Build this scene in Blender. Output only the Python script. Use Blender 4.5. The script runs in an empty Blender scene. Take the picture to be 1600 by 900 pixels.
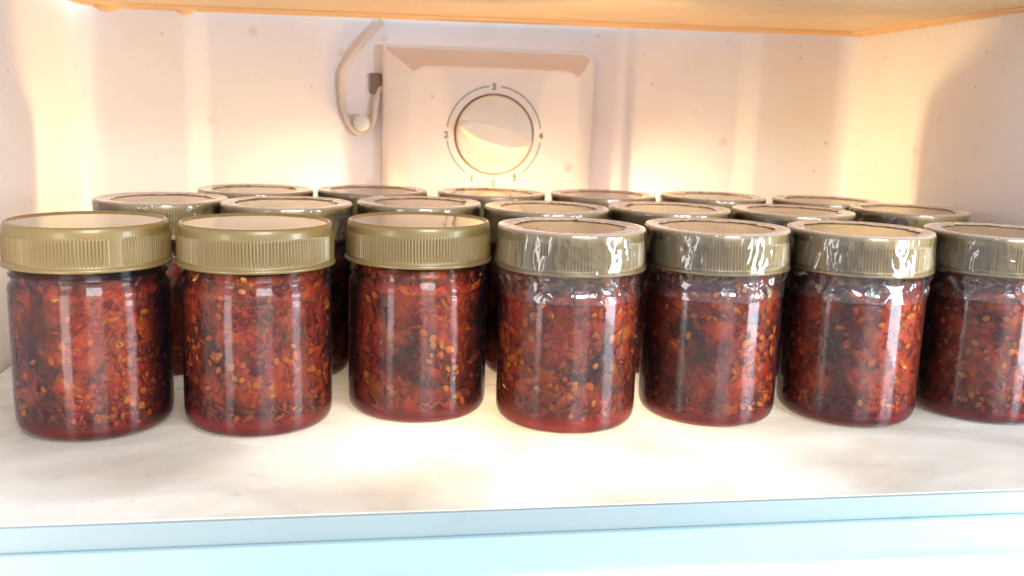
import bpy, bmesh, math, random
import numpy as np
from mathutils import Vector, Matrix, noise

U = 0.035                      # one lid radius in metres
S = bpy.context.scene
C = S.collection

# ------------------------------------------------------------------ camera
cam_d = bpy.data.cameras.new('camera'); cam = bpy.data.objects.new('camera', cam_d); C.objects.link(cam)
pit, rol, yaw = math.radians(10.557), math.radians(-1.716), math.radians(9.176)
cp, sp, cy, sy = math.cos(pit), math.sin(pit), math.cos(yaw), math.sin(yaw)
fw = Vector((sy*cp, cy*cp, -sp)); rt = Vector((cy, -sy, 0)); up = rt.cross(fw)
r_ = rt*math.cos(rol) - up*math.sin(rol); u_ = up*math.cos(rol) + rt*math.sin(rol)
M = Matrix.Identity(4)
for i in range(3):
    M[i][0], M[i][1], M[i][2] = r_[i], u_[i], -fw[i]
M.translation = Vector((0, 0, 4.1346*U))
cam.matrix_world = M
cam_d.sensor_width = 36; cam_d.lens = 36*1500/1600
cam_d.clip_start = 0.005; cam_d.clip_end = 50
cam_d.dof.use_dof = True; cam_d.dof.focus_distance = 12.2*U; cam_d.dof.aperture_fstop = 13
S.camera = cam

# ------------------------------------------------------------------ world and lamps
W = bpy.data.worlds.new('World'); S.world = W; W.use_nodes = True
W.node_tree.nodes['Background'].inputs[0].default_value = (0.62, 0.78, 1.0, 1)
W.node_tree.nodes['Background'].inputs[1].default_value = 0.60

def area(name, loc, target, sx, sy_, power, col):
    l = bpy.data.lights.new(name, 'AREA'); l.shape = 'RECTANGLE'; l.size = sx; l.size_y = sy_
    l.energy = power; l.color = col
    o = bpy.data.objects.new(name, l); C.objects.link(o)
    o.location = Vector(loc)
    o.rotation_euler = (Vector(target) - Vector(loc)).to_track_quat('-Z', 'Y').to_euler()
    return o
area('daylight', (0.36, -0.90, 0.92), (0.10, 0.55, 0.06), 0.62, 0.8, 20.0, (0.92, 0.96, 1.0))
area('daylight_door_right', (12.3*U, 6.0*U, 1.9*U), (2.5*U, 12.4*U, 1.4*U), 0.12, 0.22, 1.30, (0.68, 0.84, 1.0))
area('daylight_door_left', (-5.3*U, 7.1*U, 1.2*U), (2.5*U, 12.4*U, 1.2*U), 0.05, 0.20, 0.16, (1.0, 0.95, 0.92))
bl = bpy.data.lights.new('fridge_lamp', 'POINT'); bl.energy = 1.75; bl.color = (1.0, 0.75, 0.36); bl.shadow_soft_size = 0.009
bo = bpy.data.objects.new('fridge_lamp', bl); C.objects.link(bo); bo.location = (2.85*U, 19.3*U, 1.0*U)

ll = bpy.data.lights.new('lower_compartment_lamp', 'POINT'); ll.energy = 3.2; ll.color = (1.0, 0.86, 0.62); ll.shadow_soft_size = 0.012
lo_ = bpy.data.objects.new('lower_compartment_lamp', ll); C.objects.link(lo_); lo_.location = (2.5*U, 11.9*U, -2.3*U)
S.view_settings.view_transform = 'Standard'; S.view_settings.look = 'None'
S.view_settings.gamma = 1; S.view_settings.exposure = 0.75
S.render.engine = 'CYCLES'
S.cycles.transparent_max_bounces = 32; S.cycles.max_bounces = 10
S.cycles.diffuse_bounces = 5; S.cycles.glossy_bounces = 4; S.cycles.transmission_bounces = 6
S.cycles.use_denoising = True; S.cycles.sample_clamp_indirect = 4.0
S.cycles.caustics_reflective = False; S.cycles.caustics_refractive = False

# ------------------------------------------------------------------ node helpers
def mat(name):
    m = bpy.data.materials.new(name); m.use_nodes = True
    nt = m.node_tree; nt.nodes.clear()
    out = nt.nodes.new('ShaderNodeOutputMaterial')
    return m, nt, out
def nd(nt, t, **kw):
    n = nt.nodes.new(t)
    for k, v in kw.items():
        if k in n.inputs: n.inputs[k].default_value = v
        else: setattr(n, k, v)
    return n
def lk(nt, a, b): nt.links.new(a, b)
def ramp(nt, fac, stops, interp='LINEAR'):
    r = nt.nodes.new('ShaderNodeValToRGB'); r.color_ramp.interpolation = interp
    e = r.color_ramp.elements
    while len(e) < len(stops): e.new(0.5)
    for k, (p, c) in enumerate(stops):
        e[k].position = p; e[k].color = c if len(c) == 4 else (*c, 1)
    lk(nt, fac, r.inputs[0]); return r.outputs[0]
def coords(nt, scale=(1, 1, 1), kind='Object', loc=(0, 0, 0)):
    tc = nt.nodes.new('ShaderNodeTexCoord'); mp = nt.nodes.new('ShaderNodeMapping')
    mp.inputs['Scale'].default_value = scale; mp.inputs['Location'].default_value = loc
    lk(nt, tc.outputs[kind], mp.inputs[0]); return mp.outputs[0]
def tex_noise(nt, vec, scale, detail=4, rough=0.55, dist=0.0):
    n = nd(nt, 'ShaderNodeTexNoise', Scale=scale, Detail=detail, Roughness=rough, Distortion=dist)
    lk(nt, vec, n.inputs['Vector']); return n.outputs['Fac']
def mixc(nt, fac, a, b, mode='MIX'):
    m = nt.nodes.new('ShaderNodeMix'); m.data_type = 'RGBA'; m.blend_type = mode
    for s, v in ((m.inputs[0], fac), (m.inputs[6], a), (m.inputs[7], b)):
        if hasattr(v, 'is_output') or isinstance(v, bpy.types.NodeSocket): lk(nt, v, s)
        else: s.default_value = v if not isinstance(v, tuple) or len(v) == 4 else (*v, 1)
    return m.outputs[2]
def math_(nt, op, a, b=0.0, clamp=False):
    m = nt.nodes.new('ShaderNodeMath'); m.operation = op; m.use_clamp = clamp
    for s, v in ((m.inputs[0], a), (m.inputs[1], b)):
        if isinstance(v, bpy.types.NodeSocket): lk(nt, v, s)
        else: s.default_value = v
    return m.outputs[0]
def bump(nt, h, strength, dist):
    b = nd(nt, 'ShaderNodeBump', Strength=strength, Distance=dist); lk(nt, h, b.inputs['Height']); return b.outputs[0]
def pbsdf(nt, out, color=None, rough=0.5, normal=None, **kw):
    p = nt.nodes.new('ShaderNodeBsdfPrincipled')
    p.inputs['Roughness'].default_value = rough if not isinstance(rough, bpy.types.NodeSocket) else 0.5
    if isinstance(rough, bpy.types.NodeSocket): lk(nt, rough, p.inputs['Roughness'])
    if isinstance(color, bpy.types.NodeSocket): lk(nt, color, p.inputs['Base Color'])
    elif color: p.inputs['Base Color'].default_value = (*color, 1)
    if normal: lk(nt, normal, p.inputs['Normal'])
    for k, v in kw.items(): p.inputs[k.replace('_', ' ')].default_value = v
    if out: lk(nt, p.outputs[0], out.inputs[0])
    return p

# ------------------------------------------------------------------ materials
def plastic_wall(name, base, stain, rough=0.38, amount=1.0, speck=True):
    m, nt, out = mat(name)
    v = coords(nt)
    s3 = nt.nodes.new('ShaderNodeSeparateXYZ'); lk(nt, v, s3.inputs[0])
    c3 = nt.nodes.new('ShaderNodeCombineXYZ'); lk(nt, math_(nt, 'ADD', s3.outputs[0], s3.outputs[1]), c3.inputs[0]); lk(nt, s3.outputs[2], c3.inputs[1])
    flat = c3.outputs[0]
    n1 = tex_noise(nt, v, 14, 5, 0.6, 0.6)
    c = mixc(nt, math_(nt, 'MULTIPLY', ramp(nt, n1, [(0.42, (0, 0, 0)), (0.75, (1, 1, 1))]), 0.45*amount), base, stain)
    n2 = tex_noise(nt, v, 130, 3, 0.6)
    c = mixc(nt, math_(nt, 'MULTIPLY', n2, 0.10), c, (0.55, 0.48, 0.42))
    if speck:
        # scattered rust-brown specks and a few larger yellow spots
        vo = nd(nt, 'ShaderNodeTexVoronoi', Scale=95.0, Randomness=1.0); lk(nt, flat, vo.inputs['Vector'])
        rnd = nt.nodes.new('ShaderNodeSeparateColor'); lk(nt, vo.outputs['Color'], rnd.inputs[0])
        near = math_(nt, 'LESS_THAN', vo.outputs['Distance'], math_(nt, 'MULTIPLY', rnd.outputs[1], 0.105))
        pick = math_(nt, 'GREATER_THAN', rnd.outputs[0], 0.4)
        c = mixc(nt, math_(nt, 'MULTIPLY', math_(nt, 'MULTIPLY', near, pick), 0.5), c, (0.30, 0.19, 0.12))
        vo2 = nd(nt, 'ShaderNodeTexVoronoi', Scale=34.0); lk(nt, flat, vo2.inputs['Vector'])
        r2 = nt.nodes.new('ShaderNodeSeparateColor'); lk(nt, vo2.outputs['Color'], r2.inputs[0])
        soft = ramp(nt, vo2.outputs['Distance'], [(0.02, (1, 1, 1)), (0.16, (0, 0, 0))])
        pk = math_(nt, 'MULTIPLY', math_(nt, 'GREATER_THAN', r2.outputs[0], 0.6), 0.7)
        pk = math_(nt, 'MULTIPLY', pk, tex_noise(nt, v, 260, 3))
        c = mixc(nt, math_(nt, 'MULTIPLY', soft, pk), c, (0.55, 0.28, 0.10))
    bn = bump(nt, tex_noise(nt, v, 220, 3), 0.12, 0.0004)
    pbsdf(nt, out, c, rough, bn)
    return m
M_wall = plastic_wall('liner_plastic', (0.87, 0.825, 0.815), (0.79, 0.72, 0.68))
M_panel = plastic_wall('panel_plastic', (0.85, 0.81, 0.78), (0.76, 0.68, 0.60), 0.42, 0.9)
M_panel_shade = plastic_wall('shaded_panel_plastic', (0.68, 0.57, 0.48), (0.58, 0.47, 0.39), 0.6, 1.0)  # browner panel plastic: shade of the up-facing top bevel put into its colour
M_knob = plastic_wall('knob_plastic', (0.84, 0.81, 0.74), (0.68, 0.58, 0.42), 0.35, 1.2)

def shelf_mat():
    m, nt, out = mat('shelf_plastic')
    v = coords(nt, (1, 1.5, 1))
    n1 = tex_noise(nt, v, 9, 4, 0.5, 0.5)
    c = mixc(nt, ramp(nt, n1, [(0.42, (0, 0, 0)), (0.62, (1, 1, 1))]), (0.81, 0.765, 0.70), (0.58, 0.505, 0.425))
    n2 = tex_noise(nt, v, 24, 3, 0.5, 0.5)
    c = mixc(nt, math_(nt, 'MULTIPLY', ramp(nt, n2, [(0.56, (0, 0, 0)), (0.72, (1, 1, 1))]), 0.45), c, (0.66, 0.56, 0.43))
    n3 = tex_noise(nt, v, 55, 6, 0.7, 0.4)
    c = mixc(nt, math_(nt, 'MULTIPLY', ramp(nt, n3, [(0.62, (0, 0, 0)), (0.72, (1, 1, 1))]), 0.45), c, (0.42, 0.38, 0.36))
    rg = math_(nt, 'MULTIPLY_ADD', n2, 0.3); rg = math_(nt, 'ADD', math_(nt, 'MULTIPLY', n2, 0.30), 0.14)
    bn = bump(nt, tex_noise(nt, v, 90, 4), 0.15, 0.0005)
    p = pbsdf(nt, None, c, rg, bn)
    tr = nd(nt, 'ShaderNodeBsdfTranslucent'); lk(nt, c, tr.inputs[0])
    mx = nd(nt, 'ShaderNodeMixShader', Fac=0.38); lk(nt, p.outputs[0], mx.inputs[1]); lk(nt, tr.outputs[0], mx.inputs[2])
    lk(nt, mx.outputs[0], out.inputs[0])
    return m
M_shelf = shelf_mat()

def trim_mat(name, base, rough=0.4):
    m, nt, out = mat(name)
    v = coords(nt)
    n2 = tex_noise(nt, v, 60, 6, 0.7, 0.3)
    c = mixc(nt, math_(nt, 'MULTIPLY', ramp(nt, n2, [(0.60, (0, 0, 0)), (0.74, (1, 1, 1))]), 0.4), base, tuple(x*0.6 for x in base))
    n1 = tex_noise(nt, v, 12, 3)
    c = mixc(nt, math_(nt, 'MULTIPLY', n1, 0.18), c, (0.55, 0.62, 0.60))
    pbsdf(nt, out, c, rough, bump(nt, n2, 0.1, 0.0003))
    return m
M_trim = trim_mat('trim_grey_blue', (0.235, 0.285, 0.285))
M_trim2 = trim_mat('trim_pale_blue', (0.29, 0.41, 0.415))
M_lower = plastic_wall('lower_cover_plastic', (0.84, 0.83, 0.80), (0.72, 0.55, 0.30), 0.4, 0.9, False)

def amber():
    m, nt, out = mat('amber_tray_plastic')
    v = coords(nt)
    n1 = tex_noise(nt, coords(nt, (1, 2.5, 1)), 7, 5, 0.6, 1.2)
    c = mixc(nt, n1, (0.93, 0.71, 0.43), (0.84, 0.57, 0.31))
    wv = nd(nt, 'ShaderNodeTexWave', Scale=62.0, Distortion=0.8); wv.wave_type = 'BANDS'; wv.bands_direction = 'DIAGONAL'
    wv.inputs['Detail'].default_value = 1
    lk(nt, v, wv.inputs['Vector'])
    n2 = tex_noise(nt, v, 22, 5, 0.6, 2.0)
    h = math_(nt, 'ADD', math_(nt, 'MULTIPLY', wv.outputs['Fac'], 0.35), math_(nt, 'MULTIPLY', n2, 2.0))
    p = pbsdf(nt, None, c, 0.30, bump(nt, h, 1.0, 0.0022))
    tr = nd(nt, 'ShaderNodeBsdfTranslucent'); lk(nt, c, tr.inputs[0])
    mx = nd(nt, 'ShaderNodeMixShader', Fac=0.15); lk(nt, p.outputs[0], mx.inputs[1]); lk(nt, tr.outputs[0], mx.inputs[2])
    lk(nt, mx.outputs[0], out.inputs[0])
    return m
M_amber = amber()

def simple(name, col, rough=0.5, **kw):
    m, nt, out = mat(name); v = coords(nt)
    c = mixc(nt, math_(nt, 'MULTIPLY', tex_noise(nt, v, 150, 4), 0.35), col, tuple(x*0.7 for x in col))
    pbsdf(nt, out, c, rough, None, **kw); return m
M_print = simple('printed_ink', (0.10, 0.16, 0.14), 0.6)
M_dark = simple('dark_gap', (0.22, 0.17, 0.14), 0.7)
M_groove = simple('dial_groove_dirt', (0.16, 0.09, 0.05), 0.7)
M_amber_edge = simple('amber_edge_plastic', (0.84, 0.52, 0.24), 0.3)
M_tube = simple('tube_plastic', (0.74, 0.66, 0.58), 0.35)
M_clip = simple('clip_plastic', (0.72, 0.76, 0.76), 0.3)

def lid_mat(name, top, g=1.0):
    m, nt, out = mat(name); v = coords(nt)
    oi = nt.nodes.new('ShaderNodeObjectInfo')
    a = mixc(nt, oi.outputs['Random'], (0.222*g, 0.136*g, 0.038*g), (0.185*g, 0.116*g, 0.035*g))
    n1 = tex_noise(nt, v, 45, 4, 0.6, 0.5)
    c = mixc(nt, math_(nt, 'MULTIPLY', n1, 0.35), a, (0.18, 0.125, 0.045))
    n2 = tex_noise(nt, v, 420, 3)
    rg = math_(nt, 'ADD', math_(nt, 'MULTIPLY', n1, 0.14), 0.33)
    pbsdf(nt, out, c, rg, bump(nt, n2, 0.08, 0.0002), Metallic=0.2, IOR=1.5, Coat_Roughness=0.05, Coat_IOR=1.8)
    p = [n_ for n_ in nt.nodes if n_.type == 'BSDF_PRINCIPLED'][0]
    tc = nt.nodes.new('ShaderNodeTexCoord'); sn = nt.nodes.new('ShaderNodeSeparateXYZ'); lk(nt, tc.outputs['Normal'], sn.inputs[0])
    lk(nt, ramp(nt, sn.outputs[2], [(0.0, (0.10,)*3), (0.85, (0.12,)*3), (0.98, (top,)*3)]), p.inputs['Coat Weight'])
    return m
M_lid = {False: lid_mat('gold_lid_plastic', 1.0), True: lid_mat('gold_lid_plastic_dulled', 0.55, 1.45)}

ANISO_ROT = 0.0
def thin_clear(name, tint, gain, rough, haze=0.0, hazecol=(0.8, 0.8, 0.8), bumps=None, aniso=0.0, topz=None):
    """thin clear wall: see-through with a Fresnel reflection on it"""
    m, nt, out = mat(name)
    tr = nd(nt, 'ShaderNodeBsdfTransparent', Color=(*tint, 1))
    gl = nd(nt, 'ShaderNodeBsdfGlossy', Roughness=rough); gl.inputs['Color'].default_value = (1, 1, 1, 1)
    if aniso:
        gl.inputs['Anisotropy'].default_value = aniso
        tg = nt.nodes.new('ShaderNodeTangent'); tg.direction_type = 'RADIAL'; tg.axis = 'Z'; lk(nt, tg.outputs[0], gl.inputs['Tangent'])
        gl.inputs['Rotation'].default_value = ANISO_ROT
        g2 = nd(nt, 'ShaderNodeBsdfGlossy', Roughness=0.05); gm = nd(nt, 'ShaderNodeMixShader', Fac=0.4)
        lk(nt, gl.outputs[0], gm.inputs[1]); lk(nt, g2.outputs[0], gm.inputs[2])
    fr = nd(nt, 'ShaderNodeFresnel', IOR=1.5)
    fac = math_(nt, 'MULTIPLY', fr.outputs[0], gain, True)
    if bumps:
        v = coords(nt); h = None
        oi = nt.nodes.new('ShaderNodeObjectInfo'); va = nt.nodes.new('ShaderNodeVectorMath'); va.operation = 'ADD'
        lk(nt, v, va.inputs[0]); lk(nt, oi.outputs['Random'], va.inputs[1]); v = va.outputs[0]
        for sc, amp, ridged in bumps:
            n = tex_noise(nt, v, sc, 3, 0.5, 0.6)
            if ridged: n = math_(nt, 'ABSOLUTE', math_(nt, 'SUBTRACT', n, 0.5))
            n = math_(nt, 'MULTIPLY', n, amp)
            h = n if h is None else math_(nt, 'ADD', h, n)
        b = bump(nt, h, 1.0, 0.001); lk(nt, b, gl.inputs['Normal']); lk(nt, b, fr.inputs['Normal'])
    mx = nd(nt, 'ShaderNodeMixShader'); lk(nt, fac, mx.inputs[0]); lk(nt, tr.outputs[0], mx.inputs[1]); lk(nt, (gm if aniso else gl).outputs[0], mx.inputs[2])
    last = mx
    if haze:
        df = nd(nt, 'ShaderNodeBsdfDiffuse', Color=(*hazecol, 1)); m2 = nd(nt, 'ShaderNodeMixShader', Fac=haze)
        if topz:
            sx = nt.nodes.new('ShaderNodeSeparateXYZ'); lk(nt, coords(nt), sx.inputs[0])
            lk(nt, ramp(nt, math_(nt, 'DIVIDE', sx.outputs[2], U*4), [(0.0, (haze,)*3), (topz/4-0.006, (haze,)*3), (topz/4, (0.42,)*3)]), m2.inputs[0])
        lk(nt, mx.outputs[0], m2.inputs[1]); lk(nt, df.outputs[0], m2.inputs[2]); last = m2
    lk(nt, last.outputs[0], out.inputs[0])
    return m
M_glass = thin_clear('clear_jar_plastic', (0.985, 0.98, 0.975), 1.05, 0.27, 0.008, (0.6, 0.45, 0.6), [(20, 0.8, False)], 0.8)
M_film = thin_clear('shrink_film', (0.995, 0.995, 0.99), 1.6, 0.05, 0.016, (0.78, 0.60, 0.50), [(42, 2.0, True), (20, 2.4, False)], 0.0, 2.63)
def oil_mat():
    m, nt, out = mat('red_oil')
    lw_ = nd(nt, 'ShaderNodeLayerWeight', Blend=0.35)
    c = mixc(nt, lw_.outputs['Facing'], (0.98, 0.80, 0.48), (0.95, 0.36, 0.12))
    sx = nt.nodes.new('ShaderNodeSeparateXYZ'); lk(nt, coords(nt), sx.inputs[0])
    low = ramp(nt, math_(nt, 'DIVIDE', sx.outputs[2], U), [(0.05, (1, 1, 1)), (0.34, (0, 0, 0))])
    c = mixc(nt, low, c, (0.95, 0.20, 0.085))
    tr = nd(nt, 'ShaderNodeBsdfTransparent'); lk(nt, c, tr.inputs[0])
    df = nd(nt, 'ShaderNodeBsdfDiffuse', Color=(0.66, 0.12, 0.035, 1)); tl = nd(nt, 'ShaderNodeBsdfTranslucent', Color=(0.75, 0.12, 0.04, 1))
    ms = nd(nt, 'ShaderNodeMixShader', Fac=0.6); lk(nt, df.outputs[0], ms.inputs[1]); lk(nt, tl.outputs[0], ms.inputs[2])
    mo = nd(nt, 'ShaderNodeMixShader'); lk(nt, tr.outputs[0], mo.inputs[1]); lk(nt, ms.outputs[0], mo.inputs[2])
    lk(nt, ramp(nt, tex_noise(nt, coords(nt), 30, 4, 0.6, 0.8), [(0.40, (0.03,)*3), (0.68, (0.26,)*3)]), mo.inputs[0])
    lk(nt, mo.outputs[0], out.inputs[0])
    return m
M_oil = oil_mat()

def flake_mat():
    m, nt, out = mat('chilli_flakes'); v = coords(nt)
    ge = nt.nodes.new('ShaderNodeNewGeometry')
    rc = ramp(nt, ge.outputs['Random Per Island'], [(0.0, (0.22, 0.018, 0.010)), (0.16, (0.42, 0.035, 0.014)), (0.34, (0.58, 0.08, 0.018)),
        (0.54, (0.66, 0.15, 0.022)), (0.74, (0.70, 0.26, 0.03)), (0.88, (0.56, 0.15, 0.05)), (0.94, (0.68, 0.33, 0.06)), (0.988, (0.26, 0.17, 0.03))], 'CONSTANT')
    big = ramp(nt, tex_noise(nt, v, 30, 4, 0.55, 1.0), [(0.37, (0.10, 0.06, 0.07)), (0.46, (0.6, 0.55, 0.55)), (0.55, (1, 1, 1))])
    rc = mixc(nt, 1.0, rc, big, 'MULTIPLY')
    c = mixc(nt, tex_noise(nt, v, 300, 4, 0.6, 1.0), rc, mixc(nt, 0.45, rc, (0.12, 0.02, 0.01)))
    p = pbsdf(nt, None, c, 0.28, bump(nt, tex_noise(nt, v, 500, 3), 0.4, 0.0004))
    tr = nd(nt, 'ShaderNodeBsdfTranslucent'); lk(nt, c, tr.inputs[0])
    mx = nd(nt, 'ShaderNodeMixShader', Fac=0.2); lk(nt, p.outputs[0], mx.inputs[1]); lk(nt, tr.outputs[0], mx.inputs[2])
    lk(nt, mx.outputs[0], out.inputs[0]); return m
M_flake = flake_mat()
def paste_mat():
    m, nt, out = mat('chilli_paste'); v = coords(nt)
    oi = nt.nodes.new('ShaderNodeObjectInfo')
    n = tex_noise(nt, v, 130, 6, 0.65, 1.6)
    c = ramp(nt, n, [(0.32, (0.10, 0.010, 0.008)), (0.47, (0.36, 0.035, 0.012)), (0.60, (0.52, 0.085, 0.018)), (0.72, (0.60, 0.22, 0.03))])
    big = ramp(nt, tex_noise(nt, v, 30, 4, 0.55, 1.0), [(0.37, (0.06, 0.03, 0.04)), (0.46, (0.5, 0.45, 0.45)), (0.55, (1, 1, 1))])
    c = mixc(nt, 1.0, c, big, 'MULTIPLY')
    pbsdf(nt, out, c, 0.3, bump(nt, n, 0.7, 0.002)); return m
M_paste = paste_mat()
def seed_mat():
    m, nt, out = mat('chilli_seed'); v = coords(nt)
    oi = nt.nodes.new('ShaderNodeObjectInfo')
    a = ramp(nt, oi.outputs['Random'], [(0.0, (0.86, 0.36, 0.045)), (0.35, (0.88, 0.47, 0.085)), (0.6, (0.78, 0.23, 0.03)), (0.88, (0.92, 0.62, 0.24))], 'CONSTANT')
    c = mixc(nt, math_(nt, 'MULTIPLY', tex_noise(nt, v, 400, 3), 0.5), a, (0.5, 0.16, 0.03))
    p = pbsdf(nt, None, c, 0.3)
    tr = nd(nt, 'ShaderNodeBsdfTranslucent'); lk(nt, c, tr.inputs[0])
    mx = nd(nt, 'ShaderNodeMixShader', Fac=0.3); lk(nt, p.outputs[0], mx.inputs[1]); lk(nt, tr.outputs[0], mx.inputs[2])
    lk(nt, mx.outputs[0], out.inputs[0]); return m
M_seed = seed_mat()

# ------------------------------------------------------------------ object helpers (all shapes in lid radii, scaled by U)
def mesh(name, vs, fs, material, smooth=True):
    me = bpy.data.meshes.new(name)
    me.from_pydata([tuple(c*U for c in v) for v in vs], [], fs); me.update()
    me.materials.append(material)
    if smooth:
        for p in me.polygons: p.use_smooth = True
    return me
def obj(name, me, parent=None, loc=(0, 0, 0), rotz=0.0):
    o = bpy.data.objects.new(name, me); C.objects.link(o)
    o.location = [c*U for c in loc]; o.rotation_euler = (0, 0, rotz)
    if parent: o.parent = parent
    return o
def thing(name, label, cat, loc=(0, 0, 0), group=None, rotz=0.0):
    o = obj(name, None, None, loc, rotz)
    o['label'] = label; o['category'] = cat
    if group: o['group'] = group
    return o
def struct(name, me):
    o = obj(name, me); o['kind'] = 'structure'; return o
def lathe(prof, n, rf=None, closed_top=True, closed_bot=True):
    """prof = list of (r, z); rf(i, k, r, z) can displace"""
    vs, fs = [], []
    for k, (r, z) in enumerate(prof):
        for i in range(n):
            a = 2*math.pi*i/n
            rr, zz = (rf(a, k, r, z) if rf else (r, z))
            vs.append((rr*math.cos(a), rr*math.sin(a), zz))
    for k in range(len(prof)-1):
        for i in range(n):
            j = (i+1) % n
            fs.append((k*n+i, k*n+j, (k+1)*n+j, (k+1)*n+i))
    if closed_bot:
        vs.append((0, 0, prof[0][1])); c = len(vs)-1
        for i in range(n): fs.append((c, (i+1) % n, i))
    if closed_top:
        vs.append((0, 0, prof[-1][1])); c = len(vs)-1; b = (len(prof)-1)*n
        for i in range(n): fs.append((c, b+i, b+(i+1) % n))
    return vs, fs
def box(x0, x1, y0, y1, z0, z1, bev=0.0):
    bm = bmesh.new(); bmesh.ops.create_cube(bm, size=1)
    for v in bm.verts:
        v.co = Vector((x0+(v.co.x+.5)*(x1-x0), y0+(v.co.y+.5)*(y1-y0), z0+(v.co.z+.5)*(z1-z0)))
    if bev: bmesh.ops.bevel(bm, geom=bm.edges[:], offset=bev, segments=3, affect='EDGES', profile=0.5)
    bm.verts.ensure_lookup_table(); bm.verts.index_update()
    r = [tuple(v.co) for v in bm.verts], [tuple(v.index for v in f.verts) for f in bm.faces]
    bm.free(); return r
def extrude_z(pts, z0, z1, nz=1):
    vs, fs = [], []; n = len(pts)
    for k in range(nz+1):
        z = z0+(z1-z0)*k/nz
        vs += [(x, y, z) for x, y in pts]
    for k in range(nz):
        for i in range(n-1): fs.append((k*n+i, k*n+i+1, (k+1)*n+i+1, (k+1)*n+i))
    return vs, fs
def tube(path, rad, n=10):
    vs, fs = [], []
    P = [Vector(p) for p in path]
    for k, p in enumerate(P):
        t = (P[min(k+1, len(P)-1)]-P[max(k-1, 0)]).normalized()
        a = t.cross(Vector((0, 1, 0))); a.normalize(); b = t.cross(a)
        for i in range(n):
            w = 2*math.pi*i/n
            vs.append(tuple(p+a*math.cos(w)*rad+b*math.sin(w)*rad))
    for k in range(len(P)-1):
        for i in range(n):
            j = (i+1) % n; fs.append((k*n+i, k*n+j, (k+1)*n+j, (k+1)*n+i))
    fs.append(tuple(range(n))); fs.append(tuple((len(P)-1)*n+i for i in range(n)))
    return vs, fs
def smoothpath(pts, n=8):
    out = []; P = [Vector(p) for p in pts]
    for k in range(len(P)-1):
        p0, p1, p2, p3 = P[max(k-1, 0)], P[k], P[k+1], P[min(k+2, len(P)-1)]
        for i in range(n):
            t = i/n
            out.append(0.5*((2*p1)+(-p0+p2)*t+(2*p0-5*p1+4*p2-p3)*t*t+(-p0+3*p1-3*p2+p3)*t**3))
    out.append(P[-1]); return out
def join(parts):
    vs, fs = [], []
    for v, f in parts:
        o = len(vs); vs += list(v); fs += [tuple(i+o for i in q) for q in f]
    return vs, fs

# ------------------------------------------------------------------ the fridge liner
XL, XR, YB, YF = -5.45, 10.75, 20.4, 8.7
def arc(cx, cy_, r, a0, a1, n=7):
    return [(cx+r*math.cos(math.radians(a0+(a1-a0)*i/n)), cy_+r*math.sin(math.radians(a0+(a1-a0)*i/n))) for i in range(n+1)]
def stepx(x, y0, y1, w=0.42):
    h = (y1-y0)/2
    return [(x-w/2-0.05, y0), (x-w/2, y0+h*0.12), (x-w/5, y0+h*0.6), (x+w/5, y1-h*0.6), (x+w/2, y1-h*0.12), (x+w/2+0.05, y1)]
back = arc(XL+0.55, YB-0.17-0.55, 0.55, 180, 90)
back += stepx(-3.2, YB-0.17, YB)
back += [(-0.75, YB), (-0.70, YB+0.03), (-0.35, YB+0.05), (-0.28, YB+0.10)]
back += [(5.30, YB+0.10), (5.40, YB), (5.68, YB), (5.76, YB+0.07), (5.92, YB+0.07), (6.0, YB)]
back += stepx(8.38, YB, YB-0.15)
back += arc(XR-0.45, YB-0.15-0.45, 0.45, 90, 0)
me = mesh('back_wall', *extrude_z(back, -1.0, 7.2), M_wall); struct('back_wall', me)
yl = YB-0.17-0.55; yr = YB-0.15-0.45
lw = [(XL-0.55, YF-0.2), (XL-0.3, YF-0.16), (XL-0.12, YF-0.05), (XL-0.03, YF+0.12), (XL, YF+0.35), (XL, yl)]
struct('left_wall', mesh('left_wall', *extrude_z(lw, -1.0, 7.2), M_wall))
rw = [(XR, yr), (XR, YF+0.35), (XR+0.03, YF+0.12), (XR+0.12, YF-0.05), (XR+0.3, YF-0.16), (XR+0.55, YF-0.2)]
struct('right_wall', mesh('right_wall', *extrude_z(rw, -1.0, 7.2), M_wall))

# the glossy white shelf, its two-tone front trim, the cover below it
sh = struct('shelf', mesh('shelf', *box(XL+0.10, XR-0.06, 9.40, YB-0.30, -0.24, 0.0, 0.03), M_shelf, False))
obj('shelf_front_trim', mesh('shelf_front_trim', *box(XL+0.10, XR-0.06, 9.335, 9.398, -0.262, -0.004, 0.012), M_trim, False), sh)
tv = box(XL+0.10, XR-0.06, 9.26, 9.40, -0.80, -0.266, 0.02)
obj('shelf_lower_trim', mesh('shelf_lower_trim', *tv, M_trim2, False), sh)
lv = [(-7, 4, -0.66), (12, 4, -0.66), (12, 9.15, -0.66), (-7, 9.20, -0.66), (-7, 9.2, -0.8), (12, 9.15, -0.8), (-7, 4, -0.8), (12, 4, -0.8)]
lc = struct('lower_shelf', mesh('lower_shelf', lv, [(0, 1, 2, 3), (3, 2, 5, 4), (6, 7, 1, 0), (4, 5, 7, 6), (0, 3, 4, 6), (1, 7, 5, 2)], M_lower, False))
st = struct('support_ledge', mesh('support_ledge', *box(XL+0.002, XL+0.09, 9.6, YB-0.9, -0.35, -0.07, 0.015), M_dark, False))

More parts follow.
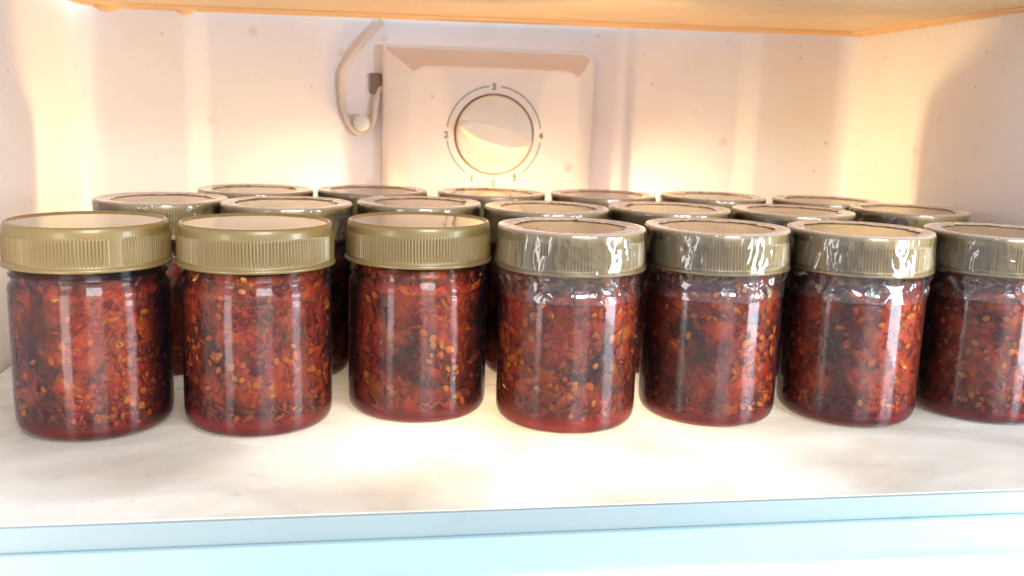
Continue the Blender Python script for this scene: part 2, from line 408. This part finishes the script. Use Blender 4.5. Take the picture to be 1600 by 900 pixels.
# amber freezer tray overhead, back lip with two ridges, rounded left back corner
tray = thing('freezer_tray', 'amber stained translucent plastic tray forming the ceiling above all the jars', 'tray', (0, 0, 5.83))
tray.rotation_euler = (0, math.radians(-0.33), 0)
def tray_outline(x0, x1, y0, y1, rl):
    return [(x0, y0)] + arc(x0+rl*1.25, y1-rl, rl, 180, 90, 10) + arc(x1-0.06, y1-0.06, 0.06, 90, 0, 3) + [(x1, y0)]
def slab(outline, z0, z1):
    n = len(outline)
    vs = [(x, y, z0) for x, y in outline]+[(x, y, z1) for x, y in outline]
    fs = [tuple(range(n-1, -1, -1)), tuple(range(n, 2*n))]+[(i, (i+1) % n, n+(i+1) % n, n+i) for i in range(n)]
    return vs, fs
obj('tray_panel', mesh('tray_panel', *slab(tray_outline(XL+0.12, XR-0.05, 12.0, YB-0.45, 0.9), 0.06, 0.35), M_amber, False), tray)
def edge_path(x0, x1, y0, y1, rl, z): return [(x, y, z) for x, y in tray_outline(x0, x1, y0, y1, rl)]
for off, z, rad in ((0.0, 0.05, 0.055), (0.20, 0.055, 0.035), (0.42, 0.05, 0.05)):
    obj('tray_ridge', mesh('tray_ridge', *tube(edge_path(XL+0.12+off, XR-0.05-off, 12.05, YB-0.42-off, 0.9-off*0.5, z), rad, 8), M_amber_edge), tray)
for x, w in ((-4.72, 0.28), (-3.30, 0.22)):
    vs, fs = lathe([(0.02, -0.10), (0.5*w, -0.07), (0.85*w, -0.02), (w, 0.05)], 14, None, False)
    obj('tray_foot', mesh('tray_foot', vs, fs, M_amber_edge), tray, (x, YB-0.62, 0.0))

# thermostat housing with dial, printed scale
YP = YB-0.42
hs = thing('thermostat_housing', 'white plastic thermostat housing with sloped edges and numbered dial on the back wall', 'thermostat', (2.75, YP, 2.0))
def hv(x, y, z): return (x-2.75, y-YP, z-2.0)
k = (YP)/YB         # the face stands nearer than the wall
zc = 4.1346
def px(x): return x*k
def pz(z): return zc+(z-zc)*k
# outer outline at the wall (x0..x1), inner face outline
def rr(x0, x1, z0, z1, rtl, rtr, n=8):
    pts = [(x0, z0), (x1, z0)]
    for i in range(n+1):
        a = math.radians(90*i/n); pts.append((x1-rtr+rtr*math.cos(a), z1-rtr+rtr*math.sin(a)))
    for i in range(n+1):
        a = math.radians(90+90*i/n); pts.append((x0+rtl+rtl*math.cos(a), z1-rtl+rtl*math.sin(a)))
    return pts
rings = [(rr(0.46, 4.93, 1.2, 5.34, 0.02, 0.28), YB+0.12), (rr(0.47, 4.90, 1.2, 5.335, 0.03, 0.28), YB-0.10),
         (rr(0.50, 4.84, 1.22, 5.30, 0.06, 0.28), YB-0.175), (rr(0.62, 4.76, 1.24, 5.20, 0.06, 0.28), YB-0.26), (rr(0.78, 4.68, 1.27, 5.07, 0.16, 0.28), YB-0.35), (rr(px(0.98), px(4.62), 1.30, pz(4.965), 0.42, 0.30), YP+0.01), (rr(px(1.06), px(4.56), 1.32, pz(4.91), 0.40, 0.28), YP)]
vs, fs = [], []
n = len(rings[0][0])
for pts, y in rings: vs += [hv(x, y, z) for x, z in pts]
for q in range(len(rings)-1):
    for i in range(n):
        j = (i+1) % n; fs.append((q*n+i, q*n+j, (q+1)*n+j, (q+1)*n+i))
fs.append(tuple((len(rings)-1)*n+i for i in range(n)))
me = mesh('housing_shell', vs, fs, M_panel, True); me.materials.append(M_panel_shade)
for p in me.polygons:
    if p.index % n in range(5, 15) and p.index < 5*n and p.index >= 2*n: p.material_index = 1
    if len(p.vertices) > 4 or p.index % n in (9, 10, 11): p.use_smooth = False
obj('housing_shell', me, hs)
def added_shield_mat():
    m, nt, out = mat('added_light_shield_plastic')
    a = nd(nt, 'ShaderNodeBsdfDiffuse', Color=(0.8, 0.76, 0.7, 1)); b = nd(nt, 'ShaderNodeBsdfTranslucent', Color=(0.85, 0.8, 0.72, 1))
    c = nd(nt, 'ShaderNodeBsdfTransparent', Color=(1, 0.97, 0.9, 1))
    x = nd(nt, 'ShaderNodeMixShader', Fac=0.35); lk(nt, a.outputs[0], x.inputs[1]); lk(nt, b.outputs[0], x.inputs[2])
    y = nd(nt, 'ShaderNodeMixShader', Fac=0.34); lk(nt, x.outputs[0], y.inputs[1]); lk(nt, c.outputs[0], y.inputs[2]); lk(nt, y.outputs[0], out.inputs[0]); return m
obj('added_light_shield', mesh('added_light_shield', *box(-0.75, 0.75, -1.05, 0.0, -0.55, -0.50, 0.015), added_shield_mat(), False), hs, (2.85-2.75, 0, 0))  # unseen plate, added above the lamp to weaken its light on the housing
# dial
DX, DZ, DR = px(2.812), pz(3.592), 0.80
dial = obj('dial', None, hs, hv(DX, YP, DZ))
dial.name = 'dial'
def face_disc(prof, n=72):   # lathe about the y axis, prof = (r, y)
    v, f = lathe(prof, n, None, True, False)
    return [(a, c, b) for a, b, c in v], f
gme = mesh('dial_groove', *face_disc([(DR+0.035, -0.004), (DR+0.030, -0.012), (DR-0.01, -0.006)]), M_groove)
obj('dial_groove', gme, hs, hv(DX, YP, DZ))
vs, fs = face_disc([(DR-0.005, -0.002), (DR-0.01, -0.07), (DR-0.04, -0.095), (DR-0.10, -0.10)])
dial.data = None
knob_me = mesh('dial', vs, fs, M_knob)
bpy.data.objects.remove(dial)
dial = obj('dial', knob_me, hs, hv(DX, YP, DZ))
# grip: tapered bar across the dial with curved upper and lower edges
ang = math.radians(-14)
def grip():
    vs, fs = [], []; nn = 22
    for q, (sc, y, sh_) in enumerate(((1.0, -0.098, 0.0), (1.0, -0.15, 0.0), (0.97, -0.42, 0.0), (0.92, -0.47, 0.0))):
        up_, lo = [], []
        for i in range(nn+1):
            t = -1+2*i/nn
            xx = t*(DR-0.04)*(1 if q < 2 else sc)
            env = max(0.0, 1-abs(t)**2.6)
            wide = 1.75 if q < 2 else 1.0
            up_.append((xx, y, 0.055+0.11*env*sc)); lo.append((xx, y, -0.055-0.17*env*sc*wide))
        vs += up_+lo[::-1]
    m_ = 2*(nn+1)
    for q in range(3):
        for i in range(m_):
            j = (i+1) % m_; fs.append((q*m_+i, q*m_+j, (q+1)*m_+j, (q+1)*m_+i))
    fs.append(tuple(3*m_+i for i in range(m_)))
    ca, sa = math.cos(ang), math.sin(ang)
    return [(x*ca-z*sa, y, x*sa+z*ca) for x, y, z in vs], fs
obj('grip', mesh('grip', *grip(), M_knob, False), dial, (0, 0, 0.02))
mk = mesh('pointer_dot', *face_disc([(0.04, 0.0), (0.03, -0.01)], 14), M_clip)
obj('pointer_dot', mk, dial, (-0.60, -0.472, 0.185))
# printed arcs
def ring_arc(r, a0, a1, w=0.011, n=30):
    vs, fs = [], []
    for i in range(n+1):
        a = math.radians(a0+(a1-a0)*i/n)
        for s in (-w, w): vs.append(((r+s)*math.cos(a), -0.004, (r+s)*math.sin(a)))
    for i in range(n): fs.append((2*i, 2*i+1, 2*i+3, 2*i+2))
    return vs, fs
RR = 0.985
for a0, a1 in ((83, 8), (97, 172), (188, 233), (-8, -53)):
    obj('printed_arc', mesh('printed_arc', *ring_arc(RR, a0, a1), M_print, False), hs, hv(DX, YP, DZ))
vs = [(-0.36, -0.004, -0.965), (-0.13, -0.004, -1.03), (-0.13, -0.004, -1.012), (-0.36, -0.004, -0.945)]
obj('printed_line', mesh('printed_line', vs, [(0, 1, 2, 3)], M_print, False), hs, hv(DX, YP, DZ))
for ch, x, z in (('3', 2.786, 4.577), ('2', 1.794, 3.556), ('4', 3.82, 3.58), ('1', 2.356, 2.654), ('0', 2.826, 2.554), ('5', 3.279, 2.685)):
    cu = bpy.data.curves.new('numeral', 'FONT'); cu.body = ch; cu.size = 0.19*U; cu.align_x = 'CENTER'; cu.align_y = 'CENTER'; cu.offset = 0.0002
    to = bpy.data.objects.new('tmp', cu); C.objects.link(to)
    dg = bpy.context.evaluated_depsgraph_get(); nm = bpy.data.meshes.new_from_object(to.evaluated_get(dg)); nm.name = 'numeral'
    bpy.data.objects.remove(to); nm.materials.clear(); nm.materials.append(M_print)
    o = obj('numeral', nm, hs, hv(px(x), YP-0.004, pz(z))); o.rotation_euler = (math.pi/2, 0, 0)

# sensor tube looping round its clip, slot in the wall
kt = (YB-0.10)/YB
tp = [(0.45, 5.84), (0.33, 5.68), (0.15, 5.50), (-0.11, 5.19), (-0.35, 4.82), (-0.375, 4.58), (-0.37, 4.30), (-0.335, 4.05), (-0.255, 3.81), (-0.14, 3.63), (0.03, 3.555), (0.20, 3.63), (0.29, 3.85), (0.34, 4.18), (0.40, 4.40), (0.47, 4.50)]
path = smoothpath([(x*kt, YB-0.02 if i < 14 else YB+0.03, zc+(z-zc)*kt) for i, (x, z) in enumerate(tp)])
tb = thing('sensor_tube', 'thin white plastic tube looping down beside the thermostat housing', 'tube', path[8].xyz)
org = Vector(path[8])
obj('tube_run', mesh('tube_run', *tube([p-org for p in path], 0.06, 12), M_tube), tb)
v, f = face_disc([(0.17, 0.12), (0.17, -0.14), (0.15, -0.19), (0.09, -0.21)], 28)
cl = obj('tube_clip', mesh('tube_clip', v, f, M_clip), None, (0.04*kt, YB+0.0, zc+(3.76-zc)*kt))
cl['label'] = 'round white button clip holding the tube loop left of the thermostat'; cl['category'] = 'clip'
so = obj('wall_slot', mesh('wall_slot', *box(0.21, 0.45, YB+0.02, YB+0.10, 4.36, 4.78, 0.03), M_dark, False))
so['label'] = 'small dark rectangular slot in the wall left of the thermostat housing'; so['category'] = 'slot'

# ------------------------------------------------------------------ jars
H, HL, RB = 2.630, 0.533, 0.948
ZL = H-HL
def lid_mesh(wrapped):
    N = 960
    prof = [(0.93, ZL+0.0), (0.995, ZL+0.0), (1.0, ZL+0.012), (0.998, ZL+0.038), (0.985, ZL+0.048), (0.978, ZL+0.056), (0.976, ZL+0.07),
            (0.974, ZL+0.09), (0.970, ZL+0.37), (0.968, ZL+0.40), (0.967, ZL+0.415), (0.963, ZL+0.47), (0.955, ZL+0.505), (0.940, ZL+0.527), (0.925, ZL+0.533)]
    if wrapped: prof += [(0.90, ZL+0.533), (0.885, ZL+0.525), (0.875, ZL+0.512), (0.85, ZL+0.510)]
    else: prof += [(0.912, ZL+0.533), (0.902, ZL+0.522), (0.896, ZL+0.512), (0.86, ZL+0.510)]
    prof += [(0.6, ZL+0.511), (0.3, ZL+0.512)]
    nr = 150
    def rf(a, k_, r, z):
        if 7 <= k_ <= 8:
            t = (a/(2*math.pi)*2) % 1.0
            edge = min(1.0, max(0.0, (min(t, 1-t)-0.02)/0.02))
            s = math.cos(a*nr)
            return r+0.011*edge*(1 if s > 0.25 else (-1 if s < -0.25 else s*4)), z
        return r, z
    return mesh('lid', *lathe(prof, N, rf, True, False), M_lid[wrapped])
LID = {False: lid_mesh(False), True: lid_mesh(True)}
# lighter lid for jars farther back is not needed: the mesh is shared

body_prof = [(0.0, 0.05), (0.45, 0.045), (0.62, 0.02), (0.70, 0.0), (0.80, 0.006), (0.865, 0.03), (0.912, 0.075), (0.937, 0.13), (0.947, 0.20), (0.948, 0.28),
             (0.948, 0.6), (0.948, 1.0), (0.948, 1.4), (0.948, 1.66), (0.947, 1.70), (0.938, 1.735), (0.946, 1.765), (0.946, 1.80), (0.935, 1.85), (0.912, 1.885), (0.900, 1.92), (0.898, 1.96), (0.93, 1.975), (0.93, 2.0), (0.898, 2.015), (0.895, ZL+0.10)]
BODY = mesh('jar_body', *lathe(body_prof[1:], 96, None, False, True), M_glass)

def oil_mesh(top):
    p = [(0.60, 0.03), (0.72, 0.012), (0.80, 0.016), (0.862, 0.04), (0.905, 0.085), (0.930, 0.14), (0.940, 0.21), (0.941, 0.30), (0.940, min(1.70, top)), (0.915, min(1.74, top)), (0.92, min(1.80, top)), (0.88, min(1.88, top+0.01)), (0.86, top)]
    return mesh('oil', *lathe(p, 72, None, False, False), M_oil)
def paste_mesh(top, seed):
    p = []
    nz = 34
    def R(z):
        r = 0.89
        if z < 0.5: r = 0.89-0.22*((0.5-z)/0.27)**2
        if z > 1.75: r = 0.89-0.10*min(1, (z-1.75)/0.15)
        return r
    p = [(R(0.23+(top-0.23)*i/nz), 0.23+(top-0.23)*i/nz) for i in range(nz+1)]
    def rf(a, k_, r, z):
        q = Vector((math.cos(a)*2.2, math.sin(a)*2.2, z*2.2+seed*7))
        d = 0.055*noise.noise(q)+0.045*noise.noise(q*2.6)+0.02*noise.noise(q*6)
        lift = 0.06*noise.noise(q*1.3) if k_ in (0, nz) else 0
        return r+d-0.02, z+lift
    return mesh('chilli_paste', *lathe(p, 110, rf, True, True), M_paste)
def flakes_mesh(top, seed, count):
    rg = random.Random(seed)
    vs, fs = [], []
    for _ in range(count):
        z = rg.uniform(0.15, top-0.02) if rg.random() > 0.12 else rg.uniform(0.13, 0.40)
        a = rg.uniform(0, 2*math.pi)
        rmax = 0.91
        if z < 0.36: rmax = 0.91-0.14*((0.36-z)/0.22)**2
        if z > 1.78: rmax = 0.87
        kind = rg.random()
        if kind < 0.58: L, Wd, T = rg.uniform(0.05, 0.14), rg.uniform(0.016, 0.040), 0.009
        elif kind < 0.76: L, Wd, T = rg.uniform(0.12, 0.27), rg.uniform(0.028, 0.065), 0.010
        elif kind < 0.96: L, Wd, T = rg.uniform(0.12, 0.32), rg.uniform(0.006, 0.013), 0.006
        else: L, Wd, T = rg.uniform(0.22, 0.42), rg.uniform(0.09, 0.18), 0.013
        cr = rmax-rg.uniform(0.0, 0.06)
        th = rg.uniform(0, math.pi); tilt = rg.gauss(0, 0.22); tilt2 = rg.gauss(0, 0.2)
        m_ = 7 if L > 0.09 else 5
        base = len(vs)
        cen = Vector((0, 0, 0))
        rot = Matrix.Rotation(th, 3, 'X') @ Matrix.Rotation(tilt, 3, 'Y') @ Matrix.Rotation(tilt2, 3, 'Z')
        ring_ = []
        curl = rg.uniform(-0.6, 0.6)
        for i in range(m_):
            w = 2*math.pi*i/m_
            q = 1+rg.uniform(-0.28, 0.28)
            ring_.append((0, math.cos(w)*L*0.5*q, math.sin(w)*Wd*0.5*q*2 if kind < 0 else math.sin(w)*Wd*q))
        pts = []
        for s in (-T, T):
            for (x, y, z_) in ring_: pts.append(Vector((x+s*(0.7)+curl*y*y*2, y, z_)))
        pts.append(Vector((-T*1.6, 0, 0))); pts.append(Vector((T*1.6, 0, 0)))
        er = Vector((math.cos(a), math.sin(a), 0)); et = Vector((-math.sin(a), math.cos(a), 0)); ez = Vector((0, 0, 1))
        for p in pts:
            p = rot @ p
            rad = cr + p.x; ang_ = a + p.y/0.9; zz = z+p.z
            lim = rmax+0.006
            if zz < 0.36: lim = 0.915-0.14*((0.36-max(zz, 0.10))/0.24)**2
            rad = min(rad, lim+0.15*(rad-lim)*0)
            zz = max(zz, 0.09); zz = min(zz, top+0.05)
            vs.append((rad*math.cos(ang_), rad*math.sin(ang_), zz))
        for i in range(m_):
            j = (i+1) % m_
            fs.append((base+i, base+j, base+m_+j, base+m_+i))
            fs.append((base+2*m_, base+j, base+i)); fs.append((base+2*m_+1, base+m_+i, base+m_+j))
    return mesh('chilli_flakes', vs, fs, M_flake, True)

TOPS = [1.93, 2.07, 2.06, 2.06, 2.07]
PASTE = [paste_mesh(t, i) for i, t in enumerate(TOPS)]
FLAKES = [flakes_mesh(t, 11+i, 1300) for i, t in enumerate(TOPS)]
OIL = [oil_mesh(t) for t in TOPS]

def base_glow_mat():  # red body added at the jar base to imitate light glowing through oil
    m, nt, out = mat('base_glow_red_oil'); v = coords(nt)
    c = mixc(nt, tex_noise(nt, v, 60, 4, 0.6, 0.6), (0.78, 0.16, 0.07), (0.45, 0.05, 0.025))
    p = pbsdf(nt, None, c, 0.25)
    tr = nd(nt, 'ShaderNodeBsdfTranslucent'); lk(nt, c, tr.inputs[0])
    mx = nd(nt, 'ShaderNodeMixShader', Fac=0.5); lk(nt, p.outputs[0], mx.inputs[1]); lk(nt, tr.outputs[0], mx.inputs[2])
    lk(nt, mx.outputs[0], out.inputs[0]); return m
M_base_glow = base_glow_mat()
BASE_GLOW = mesh('base_glow_oil', *lathe([(0.62, 0.035), (0.76, 0.028), (0.85, 0.055), (0.885, 0.09), (0.895, 0.125), (0.88, 0.165), (0.80, 0.20), (0.70, 0.21)], 64,
      lambda a, k_, r, z: (r, z+(0.09*noise.noise(Vector((math.cos(a)*3, math.sin(a)*3, 2))) if k_ > 3 else 0)), True, True), M_base_glow)
def seed_mesh(v):
    rg = random.Random(50+v)
    vs, fs = lathe([(0.30, -0.30), (0.72, -0.25), (0.97, -0.08), (1.0, 0.05), (0.80, 0.24), (0.35, 0.30)], 12, None, True, True)
    out = []
    e = (0.80, 0.92, 0.70)[v]
    for x, y, z in vs:
        a = math.atan2(y, x)
        q = 1+0.10*math.cos(a*2+v)+(-0.14 if abs(a) < 0.35 else 0)
        # thickness along local x (which will point outwards)
        out.append((z*0.06*1.0, x*0.060*q, y*0.060*q*e))
    return mesh('chilli_seed', out, fs, M_seed)
SEEDS = [seed_mesh(v) for v in range(3)]

def film_mesh(seed, nA=220, fine=True, ragged=1.0):
    """shrink band: skirt on the body, over the side of the lid, folded over its top edge"""
    rg = random.Random(seed)
    off = Vector((seed*3.7, seed*1.3, 0))
    cut = 0.74+0.03*math.sin(seed)
    low = ZL-0.36
    prof = []
    for i in range(15): prof.append((0, low+(ZL-0.01-low)*i/14, 'skirt'))
    for i in range(9): prof.append((1, ZL+0.0+(0.50)*(i/8), 'side'))
    prof += [(2, 0.972, 'top'), (2, 0.945, 'top'), (2, 0.915, 'top'), (2, 0.87, 'top'), (2, 0.83, 'top'), (2, 0.79, 'top'), (2, 0.76, 'top'), (2, cut, 'edge')]
    vs, fs = [], []
    for k_, (t, q, kind) in enumerate(prof):
        for i in range(nA):
            a = 2*math.pi*i/nA
            c, s = math.cos(a), math.sin(a)
            P = Vector((c, s, 0))
            if kind == 'skirt':
                z = q; f_ = (z-low)/(ZL-low)
                P.z = z
                n1 = noise.noise(Vector((c*2.4, s*2.4, z*1.5))+off)
                n2 = noise.noise(Vector((c*5+z*2.5, s*5, z*3.5))+off*2)
                n3 = noise.noise(Vector((c*12+z*4, s*12, z*10))+off)
                crease = 1-2.2*abs(n2); crease = max(0, crease)**2
                mid = math.sin(math.pi*min(1, f_*1.02))
                r = 0.957+0.050*f_**3+ (-0.030*mid) + mid*(0.10*n1+0.075*crease-0.03)+0.008*n3*(0.3+mid)
                r = max(r, 0.953 if z < 1.85 else 0.935)
                if k_ == 0: z += 0.012*noise.noise(Vector((c*3, s*3, 1))+off)
                vs.append((r*c, r*s, z))
            elif kind == 'side':
                z = q; f_ = (z-ZL)/0.50
                r = 1.006-0.030*min(1, f_*1.3)
                n2 = noise.noise(Vector((c*7, s*7, z*4))+off*3)
                n1 = noise.noise(Vector((c*3, s*3, z*7))+off)
                cr = max(0, 1-3*abs(n2))**2
                r += 0.006+0.012*cr+0.006*max(0, n1)
                vs.append((r*c, r*s, z))
            else:
                r = q
                n1 = noise.noise(Vector((c*5, s*5, q*6))+off)
                n2 = noise.noise(Vector((c*14, s*14, q*10))+off)
                f_ = (0.972-q)/0.2
                sink = min(1.0, max(0.0, (0.915-q)/0.06))
                z = H+0.006-0.018*sink+0.006*max(0, n2)*min(1, f_*3)+0.004*f_*(0.6+n1)
                if kind == 'edge':
                    r += ragged*(0.07*n1+0.035*n2)
                    z = H-0.014+ragged*(0.006*max(0, n1+0.1)+0.045*max(0, n2-0.15))
                elif r < 0.85: r += ragged*(0.85-r)/0.11*(0.07*n1+0.0*n2)
                vs.append((r*c, r*s, z))
    for k_ in range(len(prof)-1):
        for i in range(nA):
            j = (i+1) % nA; fs.append((k_*nA+i, k_*nA+j, (k_+1)*nA+j, (k_+1)*nA+i))
    return mesh('shrink_film', vs, fs, M_film)

FRONT = [(-3.358, 12.604), (-1.31, 12.602), (0.797, 13.01), (2.787, 12.435), (4.863, 12.57), (6.91, 12.425), (9.018, 12.409)]
MID = [(-3.007, 15.426), (-1.097, 15.028), (0.948, 15.402), (2.919, 14.869), (4.981, 15.029), (7.056, 14.889), (9.394, 15.336)]
BACK = [(-1.792, 17.303), (0.231, 17.529), (2.387, 17.449), (4.465, 17.397), (6.603, 17.398), (8.613, 16.849)]
LF = ['leftmost front jar of red chilli paste, unwrapped gold lid, cut off by the left edge',
      'second front jar from the left, red chilli paste under a bare ribbed gold lid',
      'unwrapped gold lidded chilli jar in front, directly left of the first film wrapped front jar',
      'film wrapped jar in the middle of the front row, next to the unwrapped ones',
      'film wrapped front chilli jar third from the right, big white glint on its lid',
      'film wrapped front chilli jar second from the right, curly folds in the film skirt',
      'rightmost front chilli jar, film wrapped and cut off by the right edge']
LM = ['leftmost middle row jar, lid showing behind the two leftmost bare front lids',
      'second middle row jar from the left, film wrapped lid behind the second bare front lid',
      'middle row jar whose wrapped lid shows just behind the third bare front lid',
      'middle row jar whose wrapped lid shows directly behind the middle front jar',
      'middle row jar whose wrapped lid sits behind between the fourth and fifth front jars',
      'middle row jar second from the right, wrapped lid between the fifth and sixth front jars',
      'rightmost middle row jar, wrapped lid beside the shadowed right wall']
LB = ['leftmost jar of the hindmost row, lid near the left part of the back wall',
      'second jar from the left in the hindmost row, lid left of the thermostat dial',
      'hindmost jar directly below the thermostat dial, its film top glowing orange',
      'hindmost jar just right of the thermostat dial, third from the right in its row',
      'hindmost jar with a ragged tuft of film standing up on its lid, second from right',
      'rightmost jar of the hindmost row, lid by the bright right corner']
rg = random.Random(4)
film_var = [film_mesh(101+i, 200, True, 1.0+(0.9 if i == 2 else 0)) for i in range(4)]
def jar(i, row, x, y, label):
    grp = {'f': 'chilli jars in the front row', 'm': 'chilli jars in the middle row', 'b': 'chilli jars in the hindmost row'}[row]
    t = thing('chilli_jar', label, 'jar', (x, y, 0.002), grp, rg.uniform(0, 6.28))
    wrapped = not (row == 'f' and i < 3)
    v = (i if row == 'f' else rg.randrange(5)) % 5
    if row == 'f' and i >= 5: v = i-4
    l_ = obj('lid', LID[wrapped], t, rotz=rg.uniform(0, 6.28))
    obj('jar_body', BODY, t)
    spin = rg.uniform(0, 6.28)
    obj('oil', OIL[v], t)
    so_ = obj('base_glow_oil', BASE_GLOW, t, rotz=spin); so_.scale = (1, 1, rg.uniform(0.6, 1.15))
    pa = obj('chilli_paste', PASTE[v], t, rotz=spin)
    fl = obj('chilli_flakes', FLAKES[v], pa); fl['kind'] = 'stuff'
    if row == 'f':
        sr = random.Random(900+i)
        cnt = 115
        # seeds gather in clusters
        cl_ = [(sr.uniform(0, 6.28), sr.uniform(0.3, 1.75)) for _ in range(16)]
        for q in range(cnt):
            if sr.random() < 0.5:
                c = sr.choice(cl_); a = c[0]+sr.gauss(0, 0.18); z = c[1]+sr.gauss(0, 0.13)
            else: a = sr.uniform(0, 6.28); z = sr.uniform(0.15, TOPS[v]-0.06)
            z = min(max(z, 0.14), TOPS[v]-0.05)
            r = 0.915-sr.random()*0.02
            if z < 0.3: r -= 0.14*((0.3-z)/0.2)**2
            if z > 1.72: r = 0.895
            s = obj('chilli_seed', SEEDS[sr.randrange(3)], pa, (r*math.cos(a), r*math.sin(a), z))
            s.rotation_euler = (Matrix.Rotation(a+sr.gauss(0, 0.25), 3, 'Z') @ Matrix.Rotation(sr.gauss(0, 0.35), 3, 'Y') @ Matrix.Rotation(sr.uniform(0, 6.28), 3, 'X')).to_euler()
            sc = sr.uniform(0.6, 1.08); s.scale = (sc*0.8, sc, sc)
    if wrapped:
        if row == 'f': fm = film_mesh(i+3, 340)
        else: fm = film_var[2] if (row == 'b' and i in (2, 4)) else film_var[rg.choice([0, 1, 3])]
        obj('shrink_film', fm, t, rotz=rg.uniform(0, 6.28))
    return t
for i, (x, y) in enumerate(FRONT): jar(i, 'f', x, y, LF[i])
for i, (x, y) in enumerate(MID): jar(i, 'm', x, y, LM[i])
for i, (x, y) in enumerate(BACK): jar(i, 'b', x, y, LB[i])
